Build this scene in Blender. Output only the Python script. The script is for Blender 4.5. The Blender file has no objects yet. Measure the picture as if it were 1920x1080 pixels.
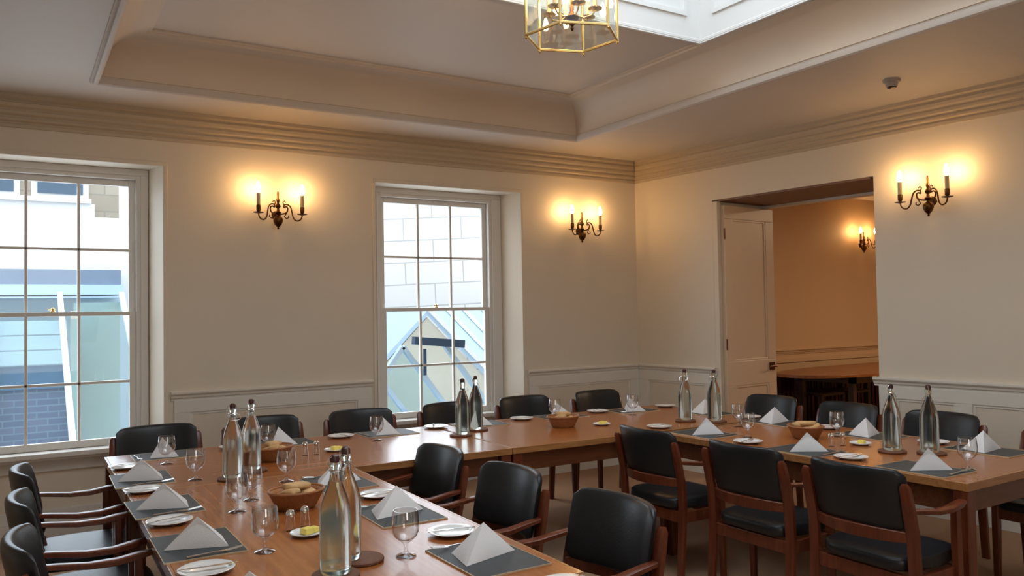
import bpy, math, random
from mathutils import Vector, Matrix
random.seed(7)
PI = math.pi
SC = bpy.context.scene
COL = SC.collection

# ------------------------------------------------------------------ camera
cam_d = bpy.data.cameras.new('camera'); cam = bpy.data.objects.new('camera', cam_d); COL.objects.link(cam)
yaw, roll, pitch, FPX = math.radians(31.7), -.0165, .0304, 1512.
fw = Vector((math.sin(yaw), math.cos(yaw), 0)); rt = Vector((math.cos(yaw), -math.sin(yaw), 0)); up = Vector((0, 0, 1))
f2 = math.cos(pitch)*fw+math.sin(pitch)*up; u2 = -math.sin(pitch)*fw+math.cos(pitch)*up
r3 = math.cos(roll)*rt+math.sin(roll)*u2; u3 = -math.sin(roll)*rt+math.cos(roll)*u2
m = Matrix((r3, u3, -f2)).transposed().to_4x4(); m.translation = Vector((0, 0, 1.5))
cam.matrix_world = m
cam_d.sensor_fit = 'HORIZONTAL'; cam_d.sensor_width = 36; cam_d.lens = FPX/1920*36
cam_d.clip_start = .05; cam_d.clip_end = 200
SC.camera = cam
SC.view_settings.view_transform = 'Standard'; SC.view_settings.look = 'None'
SC.view_settings.gamma = 1; SC.view_settings.use_curve_mapping = False
SC.view_settings.exposure = -0.04

# ------------------------------------------------------------------ sky, daylight and fill lights
W = bpy.data.worlds.new('sky'); SC.world = W; W.use_nodes = True
bg = W.node_tree.nodes['Background']; bg.inputs[0].default_value = (.78, .89, 1, 1); bg.inputs[1].default_value = 2.5

def area(name, loc, rot, sx, sy, power, color=(1, 1, 1), portal=False):
    d = bpy.data.lights.new(name, 'AREA'); d.shape = 'RECTANGLE'; d.size = sx; d.size_y = sy
    d.energy = power; d.color = color
    if portal: d.cycles.is_portal = True
    o = bpy.data.objects.new(name, d); COL.objects.link(o); o.location = loc; o.rotation_euler = rot
    return o
area('window_portal', (.22, 6.56, 1.55), (-PI/2, 0, 0), 1.0, 1.95, 1, portal=True)
area('window_portal', (3.2, 6.56, 1.55), (-PI/2, 0, 0), 1.0, 1.95, 1, portal=True)
# daylight through the roof lantern and the sash windows, plus unseen fill added behind the camera
area('rooflight_daylight', (2.29, 2.15, 4.5), (0, 0, 0), 3.0, 3.2, 46, (.86, .93, 1))
area('rooflight_daylight', (1.15, 2.15, 4.85), (0, math.radians(-52), 0), 1.2, 3.2, 8, (.86, .92, 1))
area('rear_fill_light', (.3, -2.42, 1.6), (PI/2, 0, 0), 1.2, 1.9, 34, (1, .97, .92))
area('rear_fill_light', (3.9, -2.42, 1.6), (PI/2, 0, 0), 1.2, 1.9, 3, (1, .97, .92))
area('sash_window_daylight', (.22, 6.53, 1.55), (-PI/2, 0, 0), .95, 1.8, 15, (.8, .9, 1))
area('sash_window_daylight', (3.2, 6.53, 1.55), (-PI/2, 0, 0), .95, 1.8, 15, (.8, .9, 1))

area('next_room_fill_light', (9.6, 3.6, 2.9), (0, 0, 0), .5, .5, 75, (1, .74, .48))  # unseen warm fill, added to brighten the room beyond the doorway

# ------------------------------------------------------------------ materials
def mat(name, col, rough=.5, metal=0, noise=None, bump=0, bscale=40, coat=0, emit=None, spec=None):
    M = bpy.data.materials.new(name); M.use_nodes = True
    nt = M.node_tree; b = nt.nodes['Principled BSDF']
    b.inputs['Base Color'].default_value = (*col, 1); b.inputs['Roughness'].default_value = rough; b.inputs['Metallic'].default_value = metal
    if coat: b.inputs['Coat Weight'].default_value = coat; b.inputs['Coat Roughness'].default_value = .12
    if spec is not None: b.inputs['Specular IOR Level'].default_value = spec
    if emit: b.inputs['Emission Color'].default_value = (*emit[0], 1); b.inputs['Emission Strength'].default_value = emit[1]
    tc = nt.nodes.new('ShaderNodeTexCoord')
    if noise:
        col2, sc = noise
        n = nt.nodes.new('ShaderNodeTexNoise'); n.inputs['Scale'].default_value = sc; n.inputs['Detail'].default_value = 5
        mx = nt.nodes.new('ShaderNodeMix'); mx.data_type = 'RGBA'
        mx.inputs[6].default_value = (*col, 1); mx.inputs[7].default_value = (*col2, 1)
        nt.links.new(tc.outputs['Object'], n.inputs['Vector']); nt.links.new(n.outputs[0], mx.inputs[0]); nt.links.new(mx.outputs[2], b.inputs['Base Color'])
    if bump:
        n = nt.nodes.new('ShaderNodeTexNoise'); n.inputs['Scale'].default_value = bscale; n.inputs['Detail'].default_value = 4
        bp = nt.nodes.new('ShaderNodeBump'); bp.inputs['Strength'].default_value = bump; bp.inputs['Distance'].default_value = .004
        nt.links.new(tc.outputs['Object'], n.inputs['Vector']); nt.links.new(n.outputs[0], bp.inputs['Height']); nt.links.new(bp.outputs[0], b.inputs['Normal'])
    return M

def wood(name, c1, c2, c3, rough=.25, axis=0, scale=1.0, coat=0.0):
    M = bpy.data.materials.new(name); M.use_nodes = True; nt = M.node_tree; b = nt.nodes['Principled BSDF']
    b.inputs['Roughness'].default_value = rough
    if coat: b.inputs['Coat Weight'].default_value = coat; b.inputs['Coat Roughness'].default_value = .08
    tc = nt.nodes.new('ShaderNodeTexCoord'); mp = nt.nodes.new('ShaderNodeMapping')
    s = [9*scale]*3; s[axis] = .8*scale; mp.inputs['Scale'].default_value = s
    n = nt.nodes.new('ShaderNodeTexNoise'); n.inputs['Scale'].default_value = 3; n.inputs['Detail'].default_value = 8; n.inputs['Distortion'].default_value = 1.2
    r = nt.nodes.new('ShaderNodeValToRGB'); r.color_ramp.elements[0].position = .3; r.color_ramp.elements[0].color = (*c1, 1)
    r.color_ramp.elements[1].position = .72; r.color_ramp.elements[1].color = (*c3, 1)
    e = r.color_ramp.elements.new(.5); e.color = (*c2, 1)
    nt.links.new(tc.outputs['Object'], mp.inputs[0]); nt.links.new(mp.outputs[0], n.inputs['Vector']); nt.links.new(n.outputs[0], r.inputs[0]); nt.links.new(r.outputs[0], b.inputs['Base Color'])
    bp = nt.nodes.new('ShaderNodeBump'); bp.inputs['Strength'].default_value = .02; bp.inputs['Distance'].default_value = .001
    nt.links.new(n.outputs[0], bp.inputs['Height']); nt.links.new(bp.outputs[0], b.inputs['Normal'])
    return M

def glass(name, ior=1.45, col=(1, 1, 1), rough=0.0):
    M = bpy.data.materials.new(name); M.use_nodes = True; nt = M.node_tree
    nt.nodes.remove(nt.nodes['Principled BSDF']); g = nt.nodes.new('ShaderNodeBsdfGlass')
    g.inputs['Color'].default_value = (*col, 1); g.inputs['IOR'].default_value = ior; g.inputs['Roughness'].default_value = rough
    nt.links.new(g.outputs[0], nt.nodes['Material Output'].inputs[0]); return M

def thin_glass(name, tint=(1, 1, 1), gl=.5):
    M = bpy.data.materials.new(name); M.use_nodes = True; nt = M.node_tree
    nt.nodes.remove(nt.nodes['Principled BSDF'])
    t = nt.nodes.new('ShaderNodeBsdfTransparent'); t.inputs[0].default_value = (*tint, 1)
    g = nt.nodes.new('ShaderNodeBsdfGlossy'); g.inputs['Roughness'].default_value = .02
    f = nt.nodes.new('ShaderNodeLayerWeight'); f.inputs[0].default_value = .5
    pw = nt.nodes.new('ShaderNodeMath'); pw.operation = 'POWER'; pw.inputs[1].default_value = 4
    mu = nt.nodes.new('ShaderNodeMath'); mu.operation = 'MULTIPLY_ADD'; mu.inputs[1].default_value = .7*gl; mu.inputs[2].default_value = .05*gl
    mx = nt.nodes.new('ShaderNodeMixShader')
    nt.links.new(f.outputs[1], pw.inputs[0]); nt.links.new(pw.outputs[0], mu.inputs[0]); nt.links.new(mu.outputs[0], mx.inputs[0]); nt.links.new(t.outputs[0], mx.inputs[1]); nt.links.new(g.outputs[0], mx.inputs[2])
    nt.links.new(mx.outputs[0], nt.nodes['Material Output'].inputs[0]); return M

def bricks(name, c1, c2, mortar, sx=2.2, mort=.01, bw=.7, rh=.3, rough=.85, rot=0):
    M = bpy.data.materials.new(name); M.use_nodes = True; nt = M.node_tree; b = nt.nodes['Principled BSDF']; b.inputs['Roughness'].default_value = rough
    tc = nt.nodes.new('ShaderNodeTexCoord'); sp = nt.nodes.new('ShaderNodeSeparateXYZ'); cb = nt.nodes.new('ShaderNodeCombineXYZ'); t = nt.nodes.new('ShaderNodeTexBrick')
    t.inputs['Color1'].default_value = (*c1, 1); t.inputs['Color2'].default_value = (*c2, 1); t.inputs['Mortar'].default_value = (*mortar, 1)
    t.inputs['Scale'].default_value = 1; t.inputs['Mortar Size'].default_value = mort; t.inputs['Brick Width'].default_value = bw; t.inputs['Row Height'].default_value = rh
    nt.links.new(tc.outputs['Object'], sp.inputs[0]); nt.links.new(sp.outputs[0], cb.inputs[0]); nt.links.new(sp.outputs[2], cb.inputs[1])
    nt.links.new(cb.outputs[0], t.inputs['Vector']); nt.links.new(t.outputs[0], b.inputs['Base Color']); return M

M = {}
M['wall'] = mat('cream_wall_paint', (.72, .64, .52), .5, noise=((.70, .62, .50), 3), bump=.05, bscale=120)
M['ceil'] = mat('off_white_ceiling_paint', (.62, .56, .50), .6, noise=((.60, .54, .48), 2))
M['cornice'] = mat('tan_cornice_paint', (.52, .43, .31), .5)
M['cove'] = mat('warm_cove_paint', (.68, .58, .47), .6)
M['trim'] = mat('satin_white_woodwork', (.74, .70, .62), .35)
M['soffit'] = mat('dark_brown_soffit', (.22, .12, .075), .5)
M['door'] = mat('warm_lit_door_paint', (.72, .57, .41), .35)  # pale woodwork paint with the next room's warm light put into the colour
M['sash'] = mat('white_sash_paint', (.70, .67, .62), .35)
M['shaft'] = mat('white_rooflight_paint', (.70, .71, .70), .5)
M['nextwall'] = mat('warm_lit_wall_paint', (.66, .46, .28), .6, noise=((.64, .44, .26), 3))  # same paint as this room, warm lamplight mixed into the colour
M['carpet'] = mat('brown_carpet', (.42, .25, .145), .95, noise=((.33, .20, .12), 60), bump=.6, bscale=300)
M['table'] = wood('polished_cherry_wood', (.27, .077, .018), (.31, .093, .022), (.39, .135, .034), .26, 0, 1.0, .12)
M['table_y'] = wood('polished_cherry_wood_lengthwise', (.27, .077, .018), (.31, .093, .022), (.39, .135, .034), .26, 1, 1.0, .12)
M['lip'] = wood('table_lipping_wood', (.27, .11, .036), (.34, .15, .05), (.40, .185, .065), .3, 0, 1.5, .2)
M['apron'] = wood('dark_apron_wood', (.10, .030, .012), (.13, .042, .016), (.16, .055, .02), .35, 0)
M['cwood'] = wood('red_brown_chair_wood', (.085, .018, .007), (.125, .028, .010), (.165, .042, .015), .3, 2, 1.2, .1)
M['leather'] = mat('black_leather', (.011, .012, .014), .36, bump=.12, bscale=160, noise=((.016, .018, .02), 5), spec=.38)
M['mat'] = mat('dark_slate_mat', (.028, .034, .036), .55, noise=((.05, .058, .062), 25))
M['gold'] = mat('pale_gold_edging', (.62, .52, .34), .35, .3)
M['nap'] = mat('white_paper_napkin', (.71, .69, .68), .85, bump=.15, bscale=200)
M['china'] = mat('white_china', (.83, .82, .79), .15, coat=.4)
M['steel'] = mat('polished_steel', (.75, .74, .72), .18, 1)
M['cork'] = mat('dark_cork', (.20, .075, .035), .7, noise=((.10, .04, .02), 90), bump=.3, bscale=200)
M['butter'] = mat('yellow_butter', (.88, .70, .14), .45)
M['basket'] = mat('woven_cane', (.42, .17, .055), .5, noise=((.25, .09, .03), 60), bump=.5, bscale=120)
M['bread'] = mat('baked_bread', (.74, .50, .24), .8, noise=((.45, .22, .07), 22), bump=.4, bscale=60)
M['bronze'] = mat('antique_bronze', (.16, .075, .025), .3, 1, noise=((.09, .04, .015), 30))
M['brass'] = mat('polished_brass', (.80, .56, .22), .22, 1)
M['sleeve'] = mat('ivory_candle_sleeve', (.60, .46, .28), .6)
M['bulb'] = mat('glowing_candle_bulb', (1, .9, .7), .4, emit=((1.0, .58, .24), 138))
M['lbulb'] = mat('glowing_lantern_bulb', (1, .9, .7), .4, emit=((1.0, .64, .32), 110))
M['bottle'] = glass('water_filled_bottle_glass', 1.34, (.90, .94, .92), .16)
M['glass'] = thin_glass('clear_glass', (.985, .985, .985), 2.4)
M['pane'] = thin_glass('window_pane', (1, 1, 1), .3)
M['lpane'] = thin_glass('lantern_pane', (.97, .98, .95), .9)
M['roofglass'] = thin_glass('blue_roof_glass', (.84, .94, .98), .2)
M['blackp'] = mat('dark_stopper', (.06, .02, .02), .4)
M['whitep'] = mat('white_plastic', (.42, .36, .31), .4)
M['lock'] = mat('dark_brass_lock', (.10, .035, .02), .35, .8)
M['stone'] = bricks('pale_ashlar_stone', (.97, .95, .91), (.93, .90, .86), (.62, .60, .58), bw=1.1, rh=.42, mort=.012)
M['tanstone'] = bricks('tan_ashlar_stone', (.50, .43, .34), (.40, .34, .26), (.36, .32, .26), bw=.6, rh=.26, mort=.01)
M['white_out'] = mat('white_render', (.95, .95, .95), .8)
M['lead'] = mat('blue_grey_lead', (.20, .27, .38), .5, noise=((.26, .34, .46), 6))
M['paleblue'] = mat('pale_blue_glazing_bar', (.55, .74, .92), .4)
M['darkblue'] = mat('dark_blue_metal', (.03, .07, .14), .4)
M['winglass'] = mat('dark_blue_window', (.08, .13, .19), .15)
M['brick'] = bricks('purple_brick', (.38, .32, .40), (.32, .29, .37), (.46, .44, .50), bw=.22, rh=.075, mort=.008)
M['beige'] = mat('pale_green_render', (.78, .78, .68), .8, noise=((.60, .56, .44), 1.5))
M['dkwood'] = mat('near_black_wood', (.035, .015, .01), .4)
M['brownw'] = wood('reddish_table_top', (.24, .08, .025), (.32, .12, .04), (.40, .16, .055), .3, 0)
M['gravel'] = mat('grey_roof_gravel', (.32, .36, .38), .9, noise=((.22, .25, .27), 20))

# ------------------------------------------------------------------ mesh helpers
class MB:
    def __init__(s): s.v = []; s.f = []; s.mi = []; s.cur = 0
    def add(s, vs, fs, T=None):
        n = len(s.v)
        s.v += [tuple(T @ Vector(p)) if T else tuple(p) for p in vs]
        for f in fs: s.f.append(tuple(i+n for i in f)); s.mi.append(s.cur)
        return s
    def box(s, x0, x1, y0, y1, z0, z1, T=None):
        return s.add([(x0, y0, z0), (x1, y0, z0), (x1, y1, z0), (x0, y1, z0), (x0, y0, z1), (x1, y0, z1), (x1, y1, z1), (x0, y1, z1)],
                     [(3, 2, 1, 0), (4, 5, 6, 7), (0, 1, 5, 4), (1, 2, 6, 5), (2, 3, 7, 6), (3, 0, 4, 7)], T)
    def prism(s, poly, z0, z1, T=None):
        n = len(poly); a = sum(poly[i][0]*poly[(i+1) % n][1]-poly[(i+1) % n][0]*poly[i][1] for i in range(n))
        if a < 0: poly = poly[::-1]
        vs = [(x, y, z0) for x, y in poly]+[(x, y, z1) for x, y in poly]
        return s.add(vs, [tuple(range(n-1, -1, -1)), tuple(range(n, 2*n))]+[(i, (i+1) % n, n+(i+1) % n, n+i) for i in range(n)], T)
    def bar(s, a, b, w, h, upv=(0, 0, 1)):
        a = Vector(a); b = Vector(b); d = (b-a).normalized(); u = Vector(upv)
        if abs(d.dot(u)) > .98: u = Vector((0, 1, 0))
        x = d.cross(u).normalized(); u = x.cross(d)
        vs = []
        for p in (a, b):
            for sx, su in ((-1, -1), (1, -1), (1, 1), (-1, 1)): vs.append(p+x*(sx*w/2)+u*(su*h/2))
        return s.add(vs, [(0, 3, 2, 1), (4, 5, 6, 7), (0, 1, 5, 4), (1, 2, 6, 5), (2, 3, 7, 6), (3, 0, 4, 7)])
    def rings(s, R, closed_ring=True, cap=True, T=None):
        n = len(R[0]); vs = [p for r in R for p in r]; fs = []
        for i in range(len(R)-1):
            for j in range(n if closed_ring else n-1):
                k = (j+1) % n; fs.append((i*n+j, i*n+k, (i+1)*n+k, (i+1)*n+j))
        if cap: fs += [tuple(range(n-1, -1, -1)), tuple((len(R)-1)*n+j for j in range(n))]
        return s.add(vs, fs, T)
    def lathe(s, prof, n=24, T=None, cap=True):
        # profile of (radius, z); radius 0 is allowed
        R = [[(max(r, 1e-5)*math.cos(2*PI*j/n), max(r, 1e-5)*math.sin(2*PI*j/n), z) for j in range(n)] for r, z in prof]
        return s.rings(R, cap=cap, T=T)
    def tube(s, pts, r, n=8, T=None, rect=None):
        pts = [Vector(p) for p in pts]; R = []
        prev = None
        for i, p in enumerate(pts):
            d = (pts[min(i+1, len(pts)-1)]-pts[max(i-1, 0)]).normalized()
            if prev is None:
                u = Vector((0, 0, 1)) if abs(d.z) < .9 else Vector((1, 0, 0))
            else: u = prev
            x = d.cross(u).normalized(); u = x.cross(d).normalized(); prev = u
            rr = r[i] if isinstance(r, (list, tuple)) else r
            if rect: R.append([p+x*(a*rect[0]/2*rr)+u*(b*rect[1]/2*rr) for a, b in ((-1, -.7), (-.7, -1), (.7, -1), (1, -.7), (1, .7), (.7, 1), (-.7, 1), (-1, .7))])
            else: R.append([p+x*(rr*math.cos(2*PI*j/n))+u*(rr*math.sin(2*PI*j/n)) for j in range(n)])
        return s.rings(R, T=T)
    def pad(s, w, fn, hw, hh, n=13, ns=20, ex=3.2, T=None):
        # lofted cushion along x; fn(x)->(y,z) centre; superellipse section with half sizes hw (thickness) and hh (height)
        R = []
        for i in range(n):
            t = -1+2*i/(n-1); x = t*w/2; e = (1-abs(t)**8*.999)
            ke = max(.02, (1-abs(t)**7)**.5) if abs(t) > .999 else (1-abs(t)**7)**.5
            kh = .80+.20*ke if abs(t) < .999 else .78
            kt = .25+.75*ke
            cy, cz = fn(x); r = []
            for j in range(ns):
                a = 2*PI*j/ns; c, q = math.cos(a), math.sin(a)
                yy = math.copysign(abs(c)**(2/ex), c)*hw*kt; zz = math.copysign(abs(q)**(2/ex), q)*hh*kh
                r.append((x, cy+yy+s.lean*zz, cz+zz))
            R.append(r)
        return s.rings(R, T=T)
    lean = 0
    def build(s, name, mats, parent=None, smooth=True, bevel=0, ang=35):
        me = bpy.data.meshes.new(name); me.from_pydata(s.v, [], s.f)
        for mm in (mats if isinstance(mats, list) else [mats]): me.materials.append(mm)
        for i, p in enumerate(me.polygons): p.material_index = s.mi[i]
        if smooth:
            me.shade_smooth(); me.set_sharp_from_angle(angle=math.radians(ang))
        o = bpy.data.objects.new(name, me); COL.objects.link(o)
        if bevel:
            b = o.modifiers.new('bevel', 'BEVEL'); b.width = bevel; b.segments = 2; b.limit_method = 'ANGLE'; b.angle_limit = math.radians(50)
        if parent: o.parent = parent
        return o

def tag(o, label=None, cat=None, group=None, kind=None):
    if label: o['label'] = label
    if cat: o['category'] = cat
    if group: o['group'] = group
    if kind: o['kind'] = kind
    return o
def empty(name, loc=(0, 0, 0), rz=0):
    o = bpy.data.objects.new(name, None); COL.objects.link(o); o.location = loc; o.rotation_euler = (0, 0, rz); o.empty_display_size = .1
    return o
KIDS = {}
def copy_tree(o, parent=None):
    c = o.copy(); COL.objects.link(c)
    if parent: c.parent = parent
    for ch in KIDS.setdefault(o.name, [x for x in bpy.data.objects if x.parent == o]): copy_tree(ch, c)
    return c
USED = set()
def place(proto, loc, rz, label, group=None):
    if proto.name not in USED: USED.add(proto.name); o = proto
    else: o = copy_tree(proto)
    o.location = loc; o.rotation_euler = (0, 0, rz); o['label'] = label
    if group: o['group'] = group
    return o

# ------------------------------------------------------------------ room shell
XC, YB = 5.3135, 6.219
RS = math.radians(5.289)
RN = Vector((math.cos(RS), math.sin(RS), 0)); RD = Vector((math.sin(RS), -math.cos(RS), 0))
def RW(s, off, z=0): return Vector((XC, YB, z))+RD*s+RN*off
# matrix: local x = along wall towards the camera, local y = out of the room, z up
TR = Matrix(((RD.x, RN.x, 0, XC), (RD.y, RN.y, 0, YB), (0, 0, 1, 0), (0, 0, 0, 1)))
ZC, ZU, ZD = 2.991, 3.28, .9726
XL, YN = -1.7, -2.5
w1 = (-.50, .906); w2 = (2.53, 3.944)
ZH = 2.592     # head of window recess

b = MB()
def wp(x0, x1, l, r):    # wall piece with splayed reveals
    b.prism([(x0, YB), (x1, YB), (x1+(r if r else 0), YB+.22), (x1+(r if r else 0), YB+.42), (x0-(l if l else 0), YB+.42), (x0-(l if l else 0), YB+.22)], 0, 3.7)
wp(XL, w1[0], 0, .08); wp(w1[1], w2[0], .07, .09); wp(w2[1], XC+.02, .09, 0)
for a, c in (w1, w2):
    b.box(a, c, YB, YB+.42, ZH, 3.7)
    b.box(a-.01, c+.01, YB+.24, YB+.42, 0, .60)
b.build('wall_back', M['wall'], smooth=False)['kind'] = 'structure'

b = MB(); TH = .78
b.box(0, .965, 0, TH, 0, 3.7, TR); b.box(2.495, 8.8, 0, TH, 0, 3.7, TR); b.box(.965, 2.495, 0, TH, 2.49, 3.7, TR)
b.build('wall_right', M['wall'], smooth=False)['kind'] = 'structure'
b = MB(); b.box(XL-.2, XL, YN, YB+.42, 0, 3.7); b.build('wall_left', M['wall'], smooth=False)['kind'] = 'structure'
b = MB(); b.box(XL-.2, 6.4, YN-.2, YN, 0, 3.7); b.build('wall_near', M['wall'], smooth=False)['kind'] = 'structure'
b = MB(); b.box(XL-.2, 13, YN-.2, YB+1.2, -.1, 0); b.build('floor', M['carpet'], smooth=False)['kind'] = 'structure'

# ceiling ring with a coved tray and a square roof light
CX0, CX1, CY0, CY1 = .432, 4.148, -1.3, 5.606
def ring_rect(z, ins): return [(CX0+ins, CY0+ins, z), (CX1-ins, CY0+ins, z), (CX1-ins, CY1-ins, z), (CX0+ins, CY1-ins, z)]
b = MB()
b.box(XL-.2, CX0-.0, YN, YB+.1, ZC, ZC+.1); b.box(CX1, 6.5, YN, YB+.1, ZC, ZC+.1)
b.box(CX0, CX1, CY1, YB+.1, ZC, ZC+.1); b.box(CX0, CX1, YN, CY0, ZC, ZC+.1)
SX0, SX1, SY0, SY1 = .75, 3.845, .45, 3.815
I = .30
b.box(CX0+I-.05, SX0-.01, CY0+I-.05, CY1-I+.05, ZU, ZU+.08); b.box(SX1+.01, CX1-I+.05, CY0+I-.05, CY1-I+.05, ZU, ZU+.08)
b.box(SX0-.01, SX1+.01, SY1+.01, CY1-I+.05, ZU, ZU+.08); b.box(SX0-.01, SX1+.01, CY0+I-.05, SY0-.01, ZU, ZU+.08)
b.build('ceiling', M['ceil'], smooth=False)['kind'] = 'structure'

def loop_profile(prof):   # prof: list of (inset, z) ; sweeps round the tray with mitred corners
    R = [ring_rect(z, i) for i, z in prof]; q = MB()
    return q.rings(R, cap=False)
prof = [(.02, ZC+.012)]
prof = [(.022, ZC+.02)]+[(.022+.235*(1-math.cos(t)), ZC+.03+.235*math.sin(t)) for t in [PI/2*k/14 for k in range(15)]]+[(.262, ZU-.012), (.285, ZU-.012), (.285, ZU+.01)]
loop_profile(prof).build('trim_1', M['cove'], ang=30)['kind'] = 'structure'
prof = [(-.035, ZC+.002), (-.035, ZC-.008), (-.028, ZC-.014), (-.018, ZC-.008), (-.014, ZC-.020), (0, ZC-.026), (.014, ZC-.018), (.020, ZC-.004), (.020, ZC+.026), (.030, ZC+.026)]
loop_profile(prof).build('trim_2', M['ceil'], ang=30)['kind'] = 'structure'

# roof-light shaft
b = MB(); t = .06; zt = ZU+1.15
for (x0, x1, y0, y1) in ((SX0-t, SX0, SY0-t, SY1+t), (SX1, SX1+t, SY0-t, SY1+t), (SX0, SX1, SY0-t, SY0), (SX0, SX1, SY1, SY1+t)): b.box(x0, x1, y0, y1, ZU-.005, zt)
# raised panel mouldings on the shaft sides
def shaft_panels(fixed, ax, lo, hi, sgn, n):
    seg = (hi-lo)/n
    for k in range(n):
        a = lo+seg*k+.12; c = lo+seg*(k+1)-.12; z0, z1 = ZU+.13, zt-.1
        for (u0, u1, v0, v1) in ((a, c, z0, z0+.03), (a, c, z1-.03, z1), (a, a+.03, z0+.03, z1-.03), (c-.03, c, z0+.03, z1-.03)):
            f0, f1 = sorted((fixed, fixed+sgn*.014))
            if ax == 'x': b.box(u0, u1, f0, f1, v0, v1)
            else: b.box(f0, f1, u0, u1, v0, v1)
shaft_panels(SY1, 'x', SX0, SX1, -1, 3); shaft_panels(SX1, 'y', SY0, SY1, -1, 3); shaft_panels(SX0, 'y', SY0, SY1, 1, 3); shaft_panels(SY0, 'x', SX0, SX1, 1, 3)
b.build('trim_3', M['shaft'], smooth=False)['kind'] = 'structure'
b = MB()
for (o, z0, z1) in ((.025, ZU-.022, ZU+.0), (.012, ZU-.032, ZU-.022)):
    for (x0, x1, y0, y1) in ((SX0-o, SX0+.004, SY0-o, SY1+o), (SX1-.004, SX1+o, SY0-o, SY1+o), (SX0+.004, SX1-.004, SY0-o, SY0+.004), (SX0+.004, SX1-.004, SY1-.004, SY1+o)): b.box(x0, x1, y0, y1, z0, z1)
b.build('trim_4', M['shaft'], smooth=False, bevel=.004)['kind'] = 'structure'
b = MB()   # glazing bars of the roof light
for k in range(1, 4): b.box(SX0, SX1, SY0+(SY1-SY0)*k/4-.02, SY0+(SY1-SY0)*k/4+.02, zt-.05, zt)
for k in range(1, 4): b.box(SX0+(SX1-SX0)*k/4-.02, SX0+(SX1-SX0)*k/4+.02, SY0, SY1, zt-.05, zt)
wt = b.build('window_3', M['shaft'], smooth=False); wt['kind'] = 'structure'

# cornice along the walls
CP = [(0, 2.775), (.012, 2.775), (.012, 2.798), (.006, 2.803), (.006, 2.812), (.022, 2.822), (.022, 2.838), (.014, 2.843), (.014, 2.852), (.03, 2.865), (.03, 2.885), (.024, 2.889), (.024, 2.898), (.038, 2.912), (.042, 2.935), (.034, 2.94), (.034, 2.95), (.056, 2.965), (.056, ZC+.004), (0, ZC+.004)]
def run(prof, p0, p1, nrm, e0=0, e1=0):
    # sweeps (offset,z) profile from p0 to p1; nrm = into the room; e0/e1: mitre slope at the ends per unit offset
    p0 = Vector(p0); p1 = Vector(p1); d = (p1-p0).normalized(); n = Vector(nrm)
    R = [[p0+n*o+d*(o*e0)+Vector((0, 0, z)) for o, z in prof], [p1+n*o-d*(o*e1)+Vector((0, 0, z)) for o, z in prof]]
    q = MB(); q.rings(R); return q
mt = math.tan(math.radians(45)+RS/2)
mt = 1.0
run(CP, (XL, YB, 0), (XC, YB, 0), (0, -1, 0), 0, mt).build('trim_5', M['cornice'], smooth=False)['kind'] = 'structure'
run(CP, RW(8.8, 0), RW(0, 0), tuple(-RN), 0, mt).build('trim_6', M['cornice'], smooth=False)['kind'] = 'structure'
# dado rail
DP = [(0, .905), (.010, .905), (.012, .918), (.020, .925), (.024, .940), (.034, .948), (.040, .956), (.040, .968), (.034, ZD), (0, ZD)]
def dado(name, p0, p1, nrm, e0, e1): run(DP, p0, p1, nrm, e0, e1).build(name, M['trim'], smooth=False)['kind'] = 'structure'
dado('trim_7', (.955, YB, 0), (2.485, YB, 0), (0, -1, 0), 0, 0)
dado('trim_8', (3.99, YB, 0), (XC, YB, 0), (0, -1, 0), 0, mt)
dado('trim_9', RW(.98, 0), RW(0, 0), tuple(-RN), 0, mt)
dado('trim_10', RW(8.8, 0), RW(2.46, 0), tuple(-RN), 0, 0)
dado('trim_11', (XL, YB, 0), (-.55, YB, 0), (0, -1, 0), 0, 0)

# wainscot boarding with sunk panels, as raised stiles and rails
def wains(name, x0, x1, panels, T):
    q = MB(); zt_, zb = .818, .20; y0, y1 = -.013, .001
    q.box(x0, x1, y0, y1, zt_, .907, T); q.box(x0, x1, y0, y1, .13, zb, T)
    xs = [x0]
    for a, c in panels: xs += [a, c]
    xs.append(x1)
    for k in range(0, len(xs), 2): q.box(xs[k], xs[k+1], y0, y1, zb, zt_, T)
    for a, c in panels:
        for (u0, u1, v0, v1) in ((a, c, zt_-.018, zt_-.0), (a, c, zb, zb+.018), (a, a+.018, zb+.018, zt_-.018), (c-.018, c, zb+.018, zt_-.018)): q.box(u0, u1, -.006, .001, v0, v1, T)
    q.build(name, M['trim'], smooth=False, bevel=.002)['kind'] = 'structure'
TB = Matrix.Translation((0, YB, 0))
wains('trim_12', .975, 2.475, [(1.087, 2.357)], TB)
wains('trim_13', 4.0, XC, [(4.10, 5.19)], TB)
wains('trim_14', 0, .965, [(.124, .850)], TR)
wains('trim_15', 2.495, 8.6, [(2.626, 3.047), (3.159, 4.3), (4.42, 5.5), (5.6, 7)], TR)
# baseboards
BP = [(0, 0), (.02, 0), (.02, .105), (.012, .13), (0, .135)]
run(BP, (.95, YB, 0), (2.48, YB, 0), (0, -1, 0)).build('baseboard_back', M['trim'], smooth=False)['kind'] = 'structure'
run(BP, (4.0, YB, 0), (XC, YB, 0), (0, -1, 0), 0, mt).build('baseboard_corner', M['trim'], smooth=False)['kind'] = 'structure'
run(BP, RW(.965, 0), RW(0, 0), tuple(-RN), 0, mt).build('baseboard_doorway', M['trim'], smooth=False)['kind'] = 'structure'
run(BP, RW(8.6, 0), RW(2.495, 0), tuple(-RN), 0, 0).build('baseboard_right', M['trim'], smooth=False)['kind'] = 'structure'

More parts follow.
